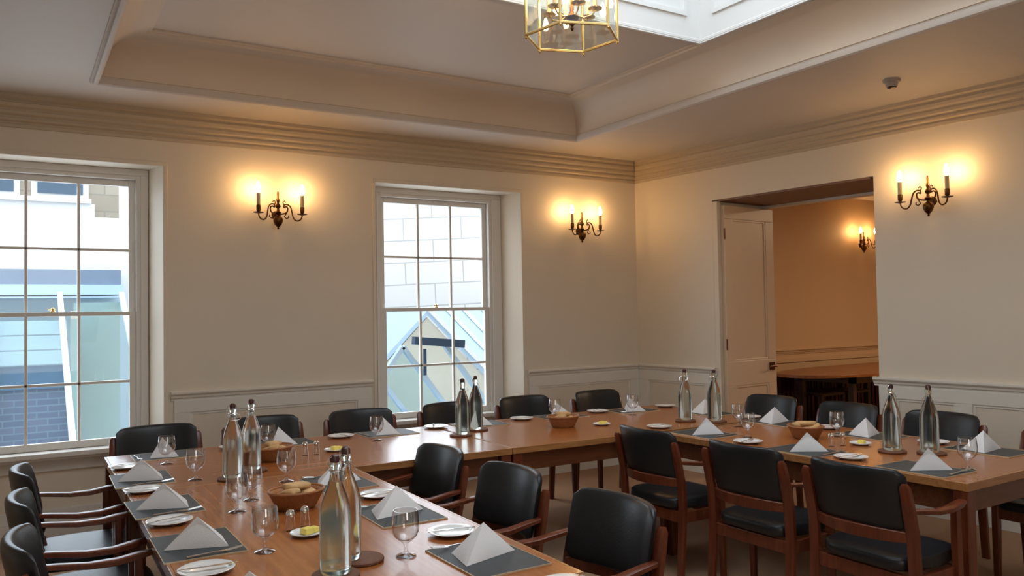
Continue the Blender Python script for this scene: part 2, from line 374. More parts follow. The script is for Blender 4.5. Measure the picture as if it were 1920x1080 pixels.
# ------------------------------------------------------------------ sash windows
def window(n, a, c, gl, gr, la, ra):
    """a,c: recess edges at wall face; gl,gr: glass left and right"""
    root = empty('window_%d' % n, ((gl+gr)/2, YB+.25, .6)); root['kind'] = 'structure'
    o = Vector(root.location)
    def put(q, name, mt_, **k):
        ob = q.build(name, mt_, root, **k); ob.location = -o; return ob
    yf = YB+.215
    q = MB()                                 # box casing round the sashes
    q.box(a+la, gl-.045, yf, YB+.30, .56, ZH); q.box(gr+.045, c-ra, yf, YB+.30, .56, ZH)
    q.box(gl-.045, gr+.045, yf, YB+.30, 2.515, ZH)
    q.box(a+la, gl-.075, yf-.012, yf, .56, 2.545); q.box(gr+.075, c-ra, yf-.012, yf, .56, 2.545); q.box(a+la, c-ra, yf-.012, yf, 2.545, ZH)
    put(q, 'casing', M['sash'], smooth=False, bevel=.003)
    q = MB()                                 # bead round the recess edge on the room face
    q.box(a-.03, a, YB-.010, YB, 0, ZH+.0); q.box(c, c+.03, YB-.010, YB, 0, ZH+.0); q.box(a-.03, c+.03, YB-.010, YB, ZH, ZH+.03)
    put(q, 'edge_bead', M['wall'], smooth=False, bevel=.003)
    q = MB(); q.box(a+la-.02, c-ra+.02, YB+.10, YB+.30, .565, .60); q.box(a+la-.02, c-ra+.02, YB+.13, YB+.16, .545, .565)
    put(q, 'sill', M['sash'], smooth=False, bevel=.006)
    q = MB(); q.box(a+.06, c-.06, YB+.20, YB+.241, .0, .12); q.box(a+.06, c-.06, YB+.215, YB+.241, .12, .20); q.box(a+.06, c-.06, YB+.215, YB+.241, .46, .545)
    q.box(a+.06, a+.18, YB+.215, YB+.241, .20, .46); q.box(c-.18, c-.06, YB+.215, YB+.241, .20, .46)
    put(q, 'apron_panel', M['sash'], smooth=False, bevel=.003)
    pw = (gr-gl)/3
    def sash(name, z0, z1, zm, y, low):
        q = MB(); d = .035
        q.box(gl-.045, gl, y, y+d, z0, z1); q.box(gr, gr+.045, y, y+d, z0, z1)
        q.box(gl, gr, y, y+d, z1-(.03 if low else .045), z1); q.box(gl, gr, y, y+d, z0, z0+(.05 if low else .03))
        for k in (1, 2): q.box(gl+pw*k-.010, gl+pw*k+.010, y+.004, y+d-.004, z0+.02, z1-.02)
        q.box(gl, gr, y+.004, y+d-.004, zm-.010, zm+.010)
        s_ = put(q, name, M['sash'], smooth=False, bevel=.003)
        g = MB(); g.box(gl-.002, gr+.002, y+.016, y+.019, z0+.01, z1-.01); gg = g.build('panes', M['pane'], s_, smooth=False)
        return s_
    sash('upper_sash', 1.525, 2.515, 2.0, YB+.265, False)
    sash('lower_sash', .602, 1.555, 1.05, YB+.228, True)
    q = MB(); xm = (gl+gr)/2
    q.lathe([(.018, 0), (.018, .006), (.008, .01), (.008, .018), (.012, .024), (.004, .032)], 12, Matrix.Translation((xm, YB+.25, 1.555)))
    q.bar((xm-.03, YB+.25, 1.572), (xm+.02, YB+.25, 1.572), .008, .008)
    put(q, 'fastener', M['brass'])
    return root
window(1, *w1, -.255, .712, .08, .07)
window(2, *w2, 2.715, 3.685, .09, .09)

# ------------------------------------------------------------------ doorway lining, door and the room beyond
b = MB()
b.box(.965, 1.0, .70, .80, 0, 2.49, TR); b.box(2.46, 2.495, .70, .80, 0, 2.49, TR); b.box(1.0, 2.46, .70, .80, 2.455, 2.49, TR)
b.build('trim_16', M['trim'], smooth=False, bevel=.003)['kind'] = 'structure'
b = MB(); b.box(1.018, 2.46, .02, .70, 2.476, 2.492, TR); b.build('trim_20', M['soffit'], smooth=False)['kind'] = 'structure'  # thin slab under the doorway head, browner and darker than the walls
b = MB(); b.box(.965, 1.018, .0, .045, 0, 2.476, TR); b.build('trim_17', M['wall'], smooth=False, bevel=.003)['kind'] = 'structure'
door = empty('door_1', tuple(RW(1.015, .03))); door['kind'] = 'structure'; dl = Vector(door.location)
def dput(q, name, mt_, par=door, **k):
    ob = q.build(name, mt_, par, **k)
    if par == door: ob.location = -dl
    return ob
q = MB(); s0, s1, o0, o1 = 1.014, 1.058, .047, .775
q.box(s0, s1-.012, o0, o1, .01, 2.44, TR)
zz = [.01, .22, .80, 1.02, 2.32, 2.44]
for (za, zb) in ((.01, .22), (.80, 1.02), (2.32, 2.44)): q.box(s1-.012, s1, o0, o1, za, zb, TR)
for (za, zb) in ((.22, .80), (1.02, 2.32)):
    q.box(s1-.012, s1, o0, o0+.12, za, zb, TR); q.box(s1-.012, s1, o1-.12, o1, za, zb, TR)
    for (u0, u1, v0, v1) in ((o0+.12, o1-.12, za, za+.02), (o0+.12, o1-.12, zb-.02, zb), (o0+.12, o0+.14, za+.02, zb-.02), (o1-.14, o1-.12, za+.02, zb-.02)): q.box(s1-.012, s1-.004, u0, u1, v0, v1, TR)
leaf = dput(q, 'leaf', M['door'], smooth=False, bevel=.003)
q = MB()
for z in (2.18, 1.18, .3): q.box(s1-.002, s1+.006, o0-.008, o0+.004, z-.05, z+.05, TR)
dput(q, 'hinges', M['lock'], smooth=False)
q = MB(); q.box(s1, s1+.012, .665, .735, .92, .99, TR); c = TR @ Vector((s1+.012, .705, .955)); e = TR @ Vector((s1+.05, .705, .955)); g = TR @ Vector((s1+.05, .60, .955))
q.tube([c, e], .009); q.tube([e, (e+g)/2+Vector((0, 0, .004)), g], [.011, .010, .008])
q.tube([TR @ Vector((s1-.07, .735, .955)), TR @ Vector((s1-.045, .80, .955))], .016)
dput(q, 'handle', M['lock'])

b = MB(); b.box(5.3, 13, 7.0, 7.2, 0, 3.2); b.build('wall_beyond', M['nextwall'], smooth=False)['kind'] = 'structure'
b = MB(); b.box(12.8, 13, .8, 7.0, 0, 3.2); b.build('wall_beyond_end', M['nextwall'], smooth=False)['kind'] = 'structure'
b = MB(); b.box(6.7, 13, .6, .8, 0, 3.2); b.build('wall_beyond_near', M['nextwall'], smooth=False)['kind'] = 'structure'
b = MB(); b.box(6.0, 13, .6, 7.2, 3.0, 3.1); b.build('ceiling_beyond', M['ceil'], smooth=False)['kind'] = 'structure'
run(DP, (6.15, 7.0, 0), (12.8, 7.0, 0), (0, -1, 0)).build('trim_18', M['nextwall'], smooth=False)['kind'] = 'structure'
q = MB(); T7 = Matrix.Translation((0, 7.0, 0))
q.box(6.1, 12.8, -.02, .001, .80, .85, T7); q.box(6.1, 12.8, -.015, .001, .1, .2, T7); q.build('trim_19', M['nextwall'], smooth=False)['kind'] = 'structure'

# ------------------------------------------------------------------ outside
b = MB(); b.box(-14, 22, 6.7, 40, -1.6, -1.5); tag(b.build('gravel_roof', M['gravel'], smooth=False), kind='structure')
sb = empty('stone_house', (-3, 14, -1.5)); tag(sb, 'tan stone house with dark sash windows beyond the left window', 'building')
q = MB(); q.box(-5, 4.40, 0, 3, 0, 10); q.build('stone_wall', M['tanstone'], sb, smooth=False)
q = MB(); q.box(-5, 4.05, -.12, 0, 4.40, 4.77); q.box(-5, 4.0, -.2, 0, 4.77, 4.84); q.build('string_course', M['white_out'], sb, smooth=False)
for (x0, x1) in ((.9, 3.02), (3.26, 3.92)):
    wf = MB(); wf.box(x0-.05, x1+.05, -.10, .0, 4.84, 7.2); wf = wf.build('window_frame', M['white_out'], sb, smooth=False)
    g = MB(); g.box(x0+.03, x1-.03, -.14, -.10, 4.90, 7.1); g.build('window_glass', M['winglass'], wf, smooth=False)
pw_ = MB(); pw_.box(-9, 2.7, 11.5, 11.8, -1.5, 2.80); tag(pw_.build('parapet_wall', M['white_out'], smooth=False), 'brilliant white parapet wall outside the left window', 'wall')

gh = empty('glasshouse', (0, 11, -1.5)); tag(gh, 'pale blue glazed lean-to roof with white rafters outside the left window', 'glasshouse')
def gput(q, name, mt_, root, **k):
    ob = q.build(name, mt_, root, **k); ob.location = -Vector(root.location); return ob
q = MB(); q.box(-5, 1.12, 10.98, 11.45, 1.92, 2.10); gput(q, 'ridge_flashing', M['lead'], gh, smooth=False)
q = MB(); q.box(-5, 1.14, 10.95, 11.45, 1.80, 1.92); q.box(-5, 1.10, 10.9, 11.4, 1.76, 1.775); gput(q, 'fascia', M['paleblue'], gh, smooth=False)
for x in (-2.6, -1.2, .46, 1.12):
    q = MB(); q.bar((x, 10.95, 1.80), (x, 8.45, .36), .055, .07); gput(q, 'rafter', M['white_out'], gh, smooth=False)
q = MB(); q.add([(-5, 10.94, 1.77), (1.1, 10.94, 1.77), (1.1, 8.46, .34), (-5, 8.46, .34), (-5, 10.94, 1.76), (1.1, 10.94, 1.76), (1.1, 8.46, .33), (-5, 8.46, .33)], [(0, 1, 2, 3), (7, 6, 5, 4), (0, 4, 5, 1), (1, 5, 6, 2), (2, 6, 7, 3), (3, 7, 4, 0)])
gput(q, 'roof_glass', M['roofglass'], gh, smooth=False)
q = MB(); q.box(-5, 1.1, 8.36, 8.46, .30, .36); q.box(-5, 1.1, 8.30, 8.40, .18, .25); gput(q, 'gutter', M['darkblue'], gh, smooth=False)
q = MB(); q.box(-5, 1.1, 8.34, 8.44, .25, .30); q.box(-5, 1.1, 8.33, 8.43, -1.5, .18); gput(q, 'front_wall', M['white_out'], gh, smooth=False)
q = MB()
for k in range(3): q.box(-5, .52, 10.6, 10.64, 1.00+.17*k, 1.155+.17*k)
gput(q, 'blinds', M['white_out'], gh, smooth=False)
for x in (.02-.28, .55): 
    q = MB(); q.box(x, x+.07, 10.5, 10.6, -1.4, 1.6); gput(q, 'post', M['beige'], gh, smooth=False)
q = MB(); q.box(-5, .55, 10.66, 10.75, .72, .98); gput(q, 'transom', M['lead'], gh, smooth=False)
q = MB(); q.box(-5, .55, 10.7, 10.8, -1.4, .72); gput(q, 'brick_dado', M['brick'], gh, smooth=False)
q = MB(); q.box(.6, 1.1, 10.9, 11.0, -1.4, 1.7); gput(q, 'end_wall', M['beige'], gh, smooth=False)

# ashlar wall seen through the second window
aw = MB(); aw.box(-5, 7, 0, .4, -1.5, 9); o = aw.build('ashlar_wall', M['stone'], smooth=False); o.location = (7.4, 13.6, 0); o.rotation_euler = (0, math.radians(-2), math.radians(-26))
tag(o, 'bright pale ashlar stone wall seen through the right-hand window', 'wall')
rr = empty('lead_roof', (5.15, 11, -1.5)); tag(rr, 'blue pitched roof with pale ribs outside the right-hand window', 'roof')
q = MB(); q.add([(5.1, 10.6, 1.55), (7.6, 10.6, -.85), (11.1, 13.4, -.85), (8.6, 13.4, 1.55), (5.1, 10.6, 1.47), (7.6, 10.6, -.95), (11.1, 13.4, -.95), (8.6, 13.4, 1.47)], [(0, 1, 2, 3), (7, 6, 5, 4), (0, 4, 5, 1), (1, 5, 6, 2), (2, 6, 7, 3), (3, 7, 4, 0)])
q.add([(5.1, 10.6, 1.55), (2.6, 10.6, -.85), (2.6, 13.0, -.85), (5.1, 13.0, 1.55), (5.1, 10.6, 1.47), (2.6, 10.6, -.95), (2.6, 13, -.95), (5.1, 13, 1.47)], [(3, 2, 1, 0), (4, 5, 6, 7), (1, 5, 4, 0), (2, 6, 5, 1), (3, 7, 6, 2), (0, 4, 7, 3)])
gput(q, 'roof_slope', M['paleblue'], rr, smooth=False)
q = MB(); q.add([(5.1, 10.62, 1.45), (7.4, 10.62, -.8), (7.4, 10.62, -1.5), (2.8, 10.62, -1.5), (2.8, 10.62, -.8), (5.1, 10.7, 1.45), (7.4, 10.7, -.8), (7.4, 10.7, -1.5), (2.8, 10.7, -1.5), (2.8, 10.7, -.8)], [(0, 4, 3, 2, 1), (5, 6, 7, 8, 9), (0, 1, 6, 5), (1, 2, 7, 6), (2, 3, 8, 7), (3, 4, 9, 8), (4, 0, 5, 9)])
gput(q, 'gable_wall', M['beige'], rr, smooth=False)
for y in (10.6, 11.0, 11.4, 11.9):
    xo = (y-10.6)*1.25; q = MB(); q.bar((5.1+xo, y, 1.58), (7.6+xo, y, -.82), .07, .06); gput(q, 'roof_rib', M['white_out'], rr, smooth=False)
gg = empty('glazed_gable', (3.77, 8.5, -1.5)); tag(gg, 'small glazed gable with pale blue rafters close outside the right-hand window', 'glasshouse')
for (p0, p1) in (((3.77, 1.13), (2.9, -.01)), ((3.77, 1.13), (4.75, -.16)), ((4.27, 1.18), (5.1, .10)), ((3.45, .83), (4.05, .05))):
    q = MB(); q.bar((p0[0], 8.5, p0[1]), (p1[0], 8.5, p1[1]), .05, .07, (0, 1, 0)); gput(q, 'rafter', M['paleblue'], gg, smooth=False)
q = MB(); q.bar((3.86, 8.4, 1.20), (4.50, 8.4, 1.14), .09, .09); gput(q, 'blind_box', M['darkblue'], gg, smooth=False)
q = MB(); q.bar((4.0, 8.4, 1.10), (4.0, 8.4, .80), .03, .03); gput(q, 'hanging_rod', M['darkblue'], gg, smooth=False)
q = MB(); q.add([(3.77, 8.52, 1.10), (5.1, 8.52, -.5), (5.1, 8.52, -1.5), (2.4, 8.52, -1.5), (2.4, 8.52, -.5), (3.77, 8.53, 1.10), (5.1, 8.53, -.5), (5.1, 8.53, -1.5), (2.4, 8.53, -1.5), (2.4, 8.53, -.5)], [(0, 4, 3, 2, 1), (5, 6, 7, 8, 9), (0, 1, 6, 5), (1, 2, 7, 6), (2, 3, 8, 7), (3, 4, 9, 8), (4, 0, 5, 9)])
gput(q, 'gable_glass', M['roofglass'], gg, smooth=False)
q = MB(); q.box(2.6, 5.0, 8.40, 8.48, .28, .38); q.box(2.6, 5.0, 8.38, 8.46, .12, .2); gput(q, 'gable_sill', M['paleblue'], gg, smooth=False)

# ------------------------------------------------------------------ dining tables
def table(cx, cy, L, Wd, rz, label, my=False):
    root = empty('dining_table', (cx, cy, 0), rz); tag(root, label, 'table')
    x, y = L/2, Wd/2; tm = M['table_y'] if my else M['table']
    q = MB(); q.box(-x+.012, x-.012, -y+.012, y-.012, .71, .74); top = q.build('tabletop', tm, root, smooth=False)
    q = MB(); q.box(-x, x, -y, -y+.012, .704, .74); q.box(-x, x, y-.012, y, .704, .74); q.box(-x, -x+.012, -y+.012, y-.012, .704, .74); q.box(x-.012, x, -y+.012, y-.012, .704, .74)
    q.build('edge_lipping', M['lip'], root, smooth=False, bevel=.002)
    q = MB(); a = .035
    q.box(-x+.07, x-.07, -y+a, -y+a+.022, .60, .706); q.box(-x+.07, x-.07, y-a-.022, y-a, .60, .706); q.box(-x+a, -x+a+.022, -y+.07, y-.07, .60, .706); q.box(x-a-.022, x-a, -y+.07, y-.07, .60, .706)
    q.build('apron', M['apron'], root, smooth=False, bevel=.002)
    for sx in (-1, 1):
        for sy in (-1, 1):
            q = MB(); c = (sx*(x-.036), sy*(y-.036)); h = .032
            q.box(c[0]-h, c[0]+h, c[1]-h, c[1]+h, 0, .706); q.build('leg', M['cwood'], root, smooth=False, bevel=.004)
    return root
table(.918, 2.905, 1.03, 1.95, math.radians(-.9), 'polished cherry table running toward the camera at the lower left', True)
table(1.40, 4.435, 1.965, 1.10, math.radians(-.5), 'polished cherry table under the windows, left of the joint in the back run')
table(3.405, 4.405, 2.02, 1.10, math.radians(-1.2), 'polished cherry table at the far corner, right of the joint')
table(3.952, 2.868, 1.04, 1.86, math.radians(1.2), 'polished cherry table at the right with a bare front corner', True)

# ------------------------------------------------------------------ chairs
def make_chair():
    r = empty('dining_armchair'); tag(r, 'x', 'chair')
    q = MB(); q.lean = -.22
    q.pad(.462, lambda x: (-.193-.068*(1-(x/.231)**2), .705), .025, .132, 17, 28, 3.6)
    q.build('backrest_pad', M['leather'], r, ang=60)
    q = MB(); R = []
    for k in range(13):
        t = -1+k/6; x = t*.235; y = -.19-.078*(1-t*t)+.018; dz = .012*(1-t*t)
        R.append([(x, y-.013, .530+dz*0), (x, y+.013, .530), (x, y+.006, .574+dz), (x, y-.019, .574+dz)])
    q.rings(R); q.build('back_rail', M['cwood'], r, bevel=.004)
    q = MB(); q.pad(.45, lambda x: (.0, .433), .215, .036, 17, 32, 4.5); q.build('seat_pad', M['leather'], r, ang=60)
    q = MB()
    q.box(-.225, .225, -.195, -.172, .335, .395); q.box(-.225, .225, .100, .122, .335, .395); q.box(-.245, -.223, -.18, .11, .335, .395); q.box(.223, .245, -.18, .11, .335, .395)
    q.build('seat_frame', M['cwood'], r, smooth=False, bevel=.003)
    for s in (-1, 1):
        q = MB(); q.tube([(s*.243, -.215, 0), (s*.243, -.195, .25), (s*.243, -.185, .42), (s*.243, -.192, .56), (s*.243, -.218, .68), (s*.242, -.236, .765), (s*.240, -.240, .780)], [.85, .95, 1, 1, 1, .85, .5], rect=(.028, .050))
        q.build('leg', M['cwood'], r)
        q = MB(); q.tube([(s*.243, .112, 0), (s*.243, .108, .3), (s*.243, .105, .648)], [.8, 1, .9], rect=(.032, .040)); q.build('leg', M['cwood'], r)
        q = MB(); q.tube([(s*.243, -.222, .668), (s*.247, -.15, .660), (s*.252, -.05, .646), (s*.254, .04, .645), (s*.252, .11, .656), (s*.248, .150, .664)], [.75, .9, 1, 1.1, 1.15, .8], rect=(.042, .021))
        q.build('armrest', M['cwood'], r)
    return r
ch = make_chair()
G = 'black leather armchairs round the tables'
def C_(x, y, deg, label): place(ch, (x, y, 0), math.radians(deg), label, G)
# facing -y (behind the back run)
pos = ['leftmost, at the left window', 'second from left, behind two bottles', 'third from left, between the windows', 'fourth from left, below the right window', 'fifth from left', 'nearest the room corner']
for (x, y, a), p in zip([(.757, 5.21, 181), (1.407, 5.235, 179), (2.07, 5.19, 178.5), (2.78, 5.185, 181), (3.436, 5.19, 180), (4.15, 5.17, 181)], pos):
    C_(x, y, a, 'black leather armchair behind the back tables, '+p)
for (x, y, a), p in zip([(4.68, 4.20, 91), (4.685, 3.55, 89), (4.68, 2.88, 91), (4.68, 2.16, 90)], ['in front of the open door', 'before the dark table beyond', 'behind the two right bottles', 'at the right picture edge']):
    C_(x, y, a, 'black leather armchair, wall side of right table, '+p)
for (x, y, a), p in zip([(3.285, 3.53, -90), (3.30, 2.83, -89), (3.30, 2.20, -91)], ['farthest of the three', 'middle of the three', 'nearest of the three']):
    C_(x, y, a, 'black leather armchair with its back to us, '+p)
for (x, y, a), p in zip([(1.575, 3.62, 90), (1.59, 2.97, 91), (1.60, 2.29, 89)], ['farthest of the three', 'middle of the three', 'nearest, at the bottom centre']):
    C_(x, y, a, 'black leather armchair, inner side of left table, '+p)
for (x, y, a), p in zip([(.285, 4.27, -90), (.275, 3.60, -90), (.270, 2.93, -91)], ['farthest of the three', 'middle of the three', 'nearest of the three']):
    C_(x, y, a, 'black leather armchair at the left picture edge, '+p)

# ------------------------------------------------------------------ table ware prototypes
ZT = .74
def bottle_proto():
    r = empty('water_bottle'); tag(r, 'x', 'bottle')
    q = MB(); q.lathe([(0, 0), (.036, 0), (.043, .004), (.0455, .015), (.0455, .165), (.044, .185), (.037, .215), (.026, .245), (.0165, .270), (.0140, .285), (.0138, .305), (.0165, .308), (.0165, .316), (.014, .320), (0, .320)], 32)
    q.build('glass_body', M['bottle'], r, ang=50)
    q = MB(); q.lathe([(.010, .319), (.0135, .321), (.0145, .330), (.013, .338), (.006, .343)], 16); q.build('stopper', M['blackp'], r)
    q = MB()
    for s in (-1, 1):
        q.tube([(s*.017, 0, .296), (s*.024, .006, .300), (s*.027, .008, .318), (s*.020, .004, .333), (s*.012, 0, .337)], .0014, 6)
        q.tube([(s*.017, 0, .296), (s*.028, -.010, .288), (s*.030, -.018, .272), (s*.020, -.026, .268)], .0014, 6)
    q.tube([(-.020, -.026, .268), (0, -.028, .266), (.020, -.026, .268)], .0014, 6)
    q.tube([(.0175*math.cos(a*PI/6), .0175*math.sin(a*PI/6), .297) for a in range(13)], .0016, 6)
    q.build('wire_bail', M['steel'], r); return r
def coaster_proto():
    q = MB(); q.lathe([(0, 0), (.066, 0), (.070, .003), (.070, .009), (.066, .012), (0, .012)], 32); return tag(q.build('cork_coaster', M['cork']), 'x', 'coaster')
def glass_proto():
    q = MB(); out = [(0, 0), (.031, 0), (.033, .002), (.030, .005), (.012, .009), (.006, .016), (.0055, .030), (.009, .042), (.020, .050), (.034, .062), (.042, .080), (.0435, .100), (.041, .125), (.0385, .145)]
    inn = [(.0373, .145), (.0398, .125), (.0423, .100), (.0408, .081), (.033, .064), (.019, .053), (0, .050)]
    q.lathe(out+inn, 28, cap=False); return tag(q.build('water_goblet', M['glass'], ang=60), 'x', 'glass')
def plate_proto():
    q = MB(); q.lathe([(0, .0015), (.042, 0), (.048, 0), (.060, .006), (.080, .0125), (.082, .0145), (.080, .0155), (.060, .010), (.050, .006), (0, .0055)], 40); return tag(q.build('side_plate', M['china'], ang=50), 'x', 'plate')
def mat_proto():
    r = empty('place_mat'); tag(r, 'x', 'place mat'); q = MB(); q.box(-.125, .125, -.17, .17, 0, .004); q.build('slab', M['mat'], r, smooth=False)
    q = MB()
    for (x0, x1, y0, y1) in ((-.127, .127, -.172, -.170), (-.127, .127, .170, .172), (-.127, -.125, -.170, .170), (.125, .127, -.170, .170)): q.box(x0, x1, y0, y1, 0, .005)
    q.build('edging', M['gold'], r, smooth=False); return r
def napkin_proto():
    # folded pyramid: right-angled corner at the origin, open fold along the long side
    q = MB(); P = Vector((0, 0, 0)); Q = Vector((.21, .045, 0)); R_ = Vector((.035, .145, 0)); A = Vector((.112, .075, .098)); N = 8
    def face(a, b_, c_, bul):
        vs = []; idx = {}
        nrm = (b_-a).cross(c_-a).normalized()
        for i in range(N+1):
            for j in range(N+1-i):
                u, v = i/N, j/N; w = 1-u-v; idx[i, j] = len(vs); vs.append(a*w+b_*u+c_*v+nrm*(bul*27*u*v*w))
        fs = []
        for i in range(N):
            for j in range(N-i):
                fs.append((idx[i, j], idx[i+1, j], idx[i, j+1]))
                if i+j < N-1: fs.append((idx[i+1, j], idx[i+1, j+1], idx[i, j+1]))
        q.add(vs, fs)
    face(P, Q, A, .004); face(R_, P, A, .004); face(Q, R_, A, -.006); face(P, R_, Q, 0)
    # inner fold leaf showing under the long side
    face(Q*.97+Vector((.004, .004, 0)), R_*.97+Vector((.004, .006, 0)), A*.92+Vector((.006, .006, 0)), .002)
    c = Vector((.06, .07, 0)); q.v = [tuple(Vector(p)-c) for p in q.v]
    return tag(q.build('folded_napkin', M['nap'], ang=28), 'x', 'napkin')
def knife_proto():
    q = MB(); q.tube([(-.085, 0, .002), (-.05, 0, .003), (-.01, 0, .003)], [.6, 1, .8], rect=(.010, .004)); q.tube([(-.01, 0, .003), (.02, 0, .003), (.07, .001, .003), (.088, .004, .003)], [.6, 1.2, 1.2, .3], rect=(.013, .002))
    return tag(q.build('table_knife', M['steel']), 'x', 'knife')
def fork_proto():
    q = MB(); q.tube([(-.09, 0, .003), (-.05, 0, .004), (0, 0, .006), (.035, 0, .004)], [1, .8, .5, .9], rect=(.012, .004))
    for k in range(4): q.tube([(.035, (k-1.5)*.0055, .004), (.06, (k-1.5)*.006, .007), (.088, (k-1.5)*.006, .010)], .0013, 6)
    q.bar((.033, -.010, .004), (.033, .010, .004), .006, .003); return tag(q.build('table_fork', M['steel']), 'x', 'fork')
def dish_proto():
    q = MB(); q.lathe([(0, .001), (.032, 0), (.036, 0), (.050, .008), (.058, .012), (.057, .014), (.038, .006), (0, .0045)], 32); return tag(q.build('butter_dish', M['china'], ang=50), 'x', 'dish')
def butter_proto():
    q = MB(); q.box(-.030, .006, -.018, .016, 0, .022); q.box(.008, .034, -.014, .018, 0, .018); return tag(q.build('butter_pat', M['butter'], smooth=False, bevel=.004), 'x', 'butter')
def shaker_proto():
    r = empty('shaker'); tag(r, 'x', 'shaker')
    q = MB(); q.lathe([(0, 0), (.016, 0), (.018, .004), (.0165, .02), (.0135, .045), (.0130, .052), (0, .052)], 16); q.build('glass_body', M['glass'], r, ang=50)
    q = MB(); q.lathe([(.0142, .051), (.0150, .053), (.0155, .062), (.012, .071), (.005, .075)], 16); q.build('steel_cap', M['steel'], r); return r
def basket_proto():
    r = empty('bread_basket'); tag(r, 'x', 'basket')
    q = MB(); n = 48; R = []
    for k in range(9):
        t = k/8; z = .070*t; rad = .066+.036*t**.8
        R.append([((rad+(.0025 if (j+k) % 2 else -.0015))*math.cos(2*PI*j/n)*1.08, (rad+(.0025 if (j+k) % 2 else -.0015))*math.sin(2*PI*j/n)*.92, z) for j in range(n)])
    for k in range(6):
        t = 1-k/5; rad = .060+.034*t; R.append([(rad*math.cos(2*PI*j/n)*1.08, rad*math.sin(2*PI*j/n)*.92, .006+.062*t) for j in range(n)])
    q.rings(R); q.build('woven_bowl', M['basket'], r, ang=80)
    q = MB(); q.tube([(.103*1.08*math.cos(2*PI*j/36), .103*.92*math.sin(2*PI*j/36), .071) for j in range(37)], .0055, 8); q.build('rim', M['basket'], r); return r
def bread_proto():
    q = MB(); q.pad(.125, lambda x: (0, .0), .036, .014, 11, 18, 2.6); return tag(q.build('bread_slice', M['bread'], ang=60), 'x', 'bread')

P_ = dict(bottle=bottle_proto(), coaster=coaster_proto(), glass=glass_proto(), plate=plate_proto(), mat=mat_proto(), nap=napkin_proto(), knife=knife_proto(), fork=fork_proto(), dish=dish_proto(), butter=butter_proto(), shaker=shaker_proto(), basket=basket_proto(), bread=bread_proto())
def put(k, x, y, deg, label, group, z=ZT): return place(P_[k], (x, y, z), math.radians(deg), label, group)

# bottles in pairs, each on its cork coaster
BT = [(.873, 3.925, .873, 3.925, 20, 'left of the pair in front of the second far chair'), (.995, 4.075, 1.0, 4.075, -160, 'right of the pair in front of the second far chair'),
      (.797, 2.291, .797, 2.291, 30, 'largest and nearest in the picture, at the bottom'), (.872, 2.405, .915, 2.395, 100, 'half hidden behind the nearest bottle'),
      (2.374, 4.452, 2.36, 4.452, 10, 'left of the pair below the right-hand window'), (2.539, 4.585, 2.56, 4.60, 40, 'right of the pair below the right-hand window'),
      (3.891, 4.082, 3.891, 4.082, -70, 'left of the pair left of the door'), (4.005, 3.923, 4.02, 3.923, 140, 'right of the pair left of the door'),
      (3.893, 2.561, 3.893, 2.561, 15, 'left of the pair on the right table'), (3.985, 2.413, 4.0, 2.413, 200, 'right of the pair on the right table')]
for x, y, cx, cy, a, p in BT:
    put('coaster', cx, cy, a, 'dark cork coaster under bottle '+p, 'cork coasters')
    put('bottle', x, y, a, 'swing-top glass water bottle, '+p, 'water bottles', ZT+.0125)

# place settings: (x, y, rotation, name).  rotation 0: diner sits at -x side facing +x
S = [(.515, 4.19, 0, 'farthest on the left edge of the left table'), (.515, 3.53, 0, 'second from farthest on the left edge'), (.522, 2.875, 0, 'third from farthest on the left edge'), (.525, 2.19, 0, 'at the bottom left picture edge'),
     (1.255, 3.56, 180, 'partly hidden behind the two nearest bottles'), (1.245, 2.87, 180, 'middle of the left table inner edge'), (1.25, 2.20, 180, 'nearest on the left table inner edge'),
     (.72, 4.83, -90, 'by the far left chair'), (1.37, 4.84, -90, 'by the second far chair'), (2.03, 4.84, -90, 'by the third far chair'), (2.70, 4.83, -90, 'below the right-hand window'), (3.37, 4.82, -90, 'by the fifth far chair'), (3.99, 4.76, -90, 'nearest the room corner'),
     (3.58, 3.60, 0, 'farthest on the right table inner edge'), (3.57, 2.85, 0, 'middle of the right table inner edge'), (3.60, 2.21, 0, 'nearest on the right table inner edge'),
     (4.32, 4.30, 180, 'behind the bottles left of the door'), (4.31, 3.66, 180, 'by the chair at the open door'), (4.29, 2.96, 180, 'by the right side of the doorway'), (4.31, 2.30, 180, 'at the far right picture edge')]
for i, (x, y, a, p) in enumerate(S):
    ra = math.radians(a); j = [-2, 1.5, -1, 2, 0][i % 5]
    def L(u, v): return (x+u*math.cos(ra)-v*math.sin(ra), y+u*math.sin(ra)+v*math.cos(ra))
    put('mat', x, y, a+j*.5, 'dark slate-grey place mat, '+p, 'place mats')
    # pyramid corner points away from the diner
    nx, ny = L(.045, -.02)
    put('nap', nx, ny, a+180+([9, 7, 10, 8][i] if i < 4 else [0, 4, -3, 6, -5][i % 5]), 'off-white pyramid-folded napkin, '+p, 'folded napkins', ZT+.005)
    px, py = L(-.03 if i not in (4, 5, 6) else -.04, .365)
    if i == 3: px, py = .49, 2.555
    put('plate', px, py, 0, 'round white side plate of the setting '+p, 'side plates')
    o = put('knife', px+.0, py+.0, a+[8, -12, 20, -5][i % 4], 'steel knife across the side plate '+p, 'butter knives', ZT+.014)
    fx, fy = L(.03, -.150)
    put('fork', fx, fy, a+3, 'steel fork on the place mat '+p, 'forks', ZT+.005)

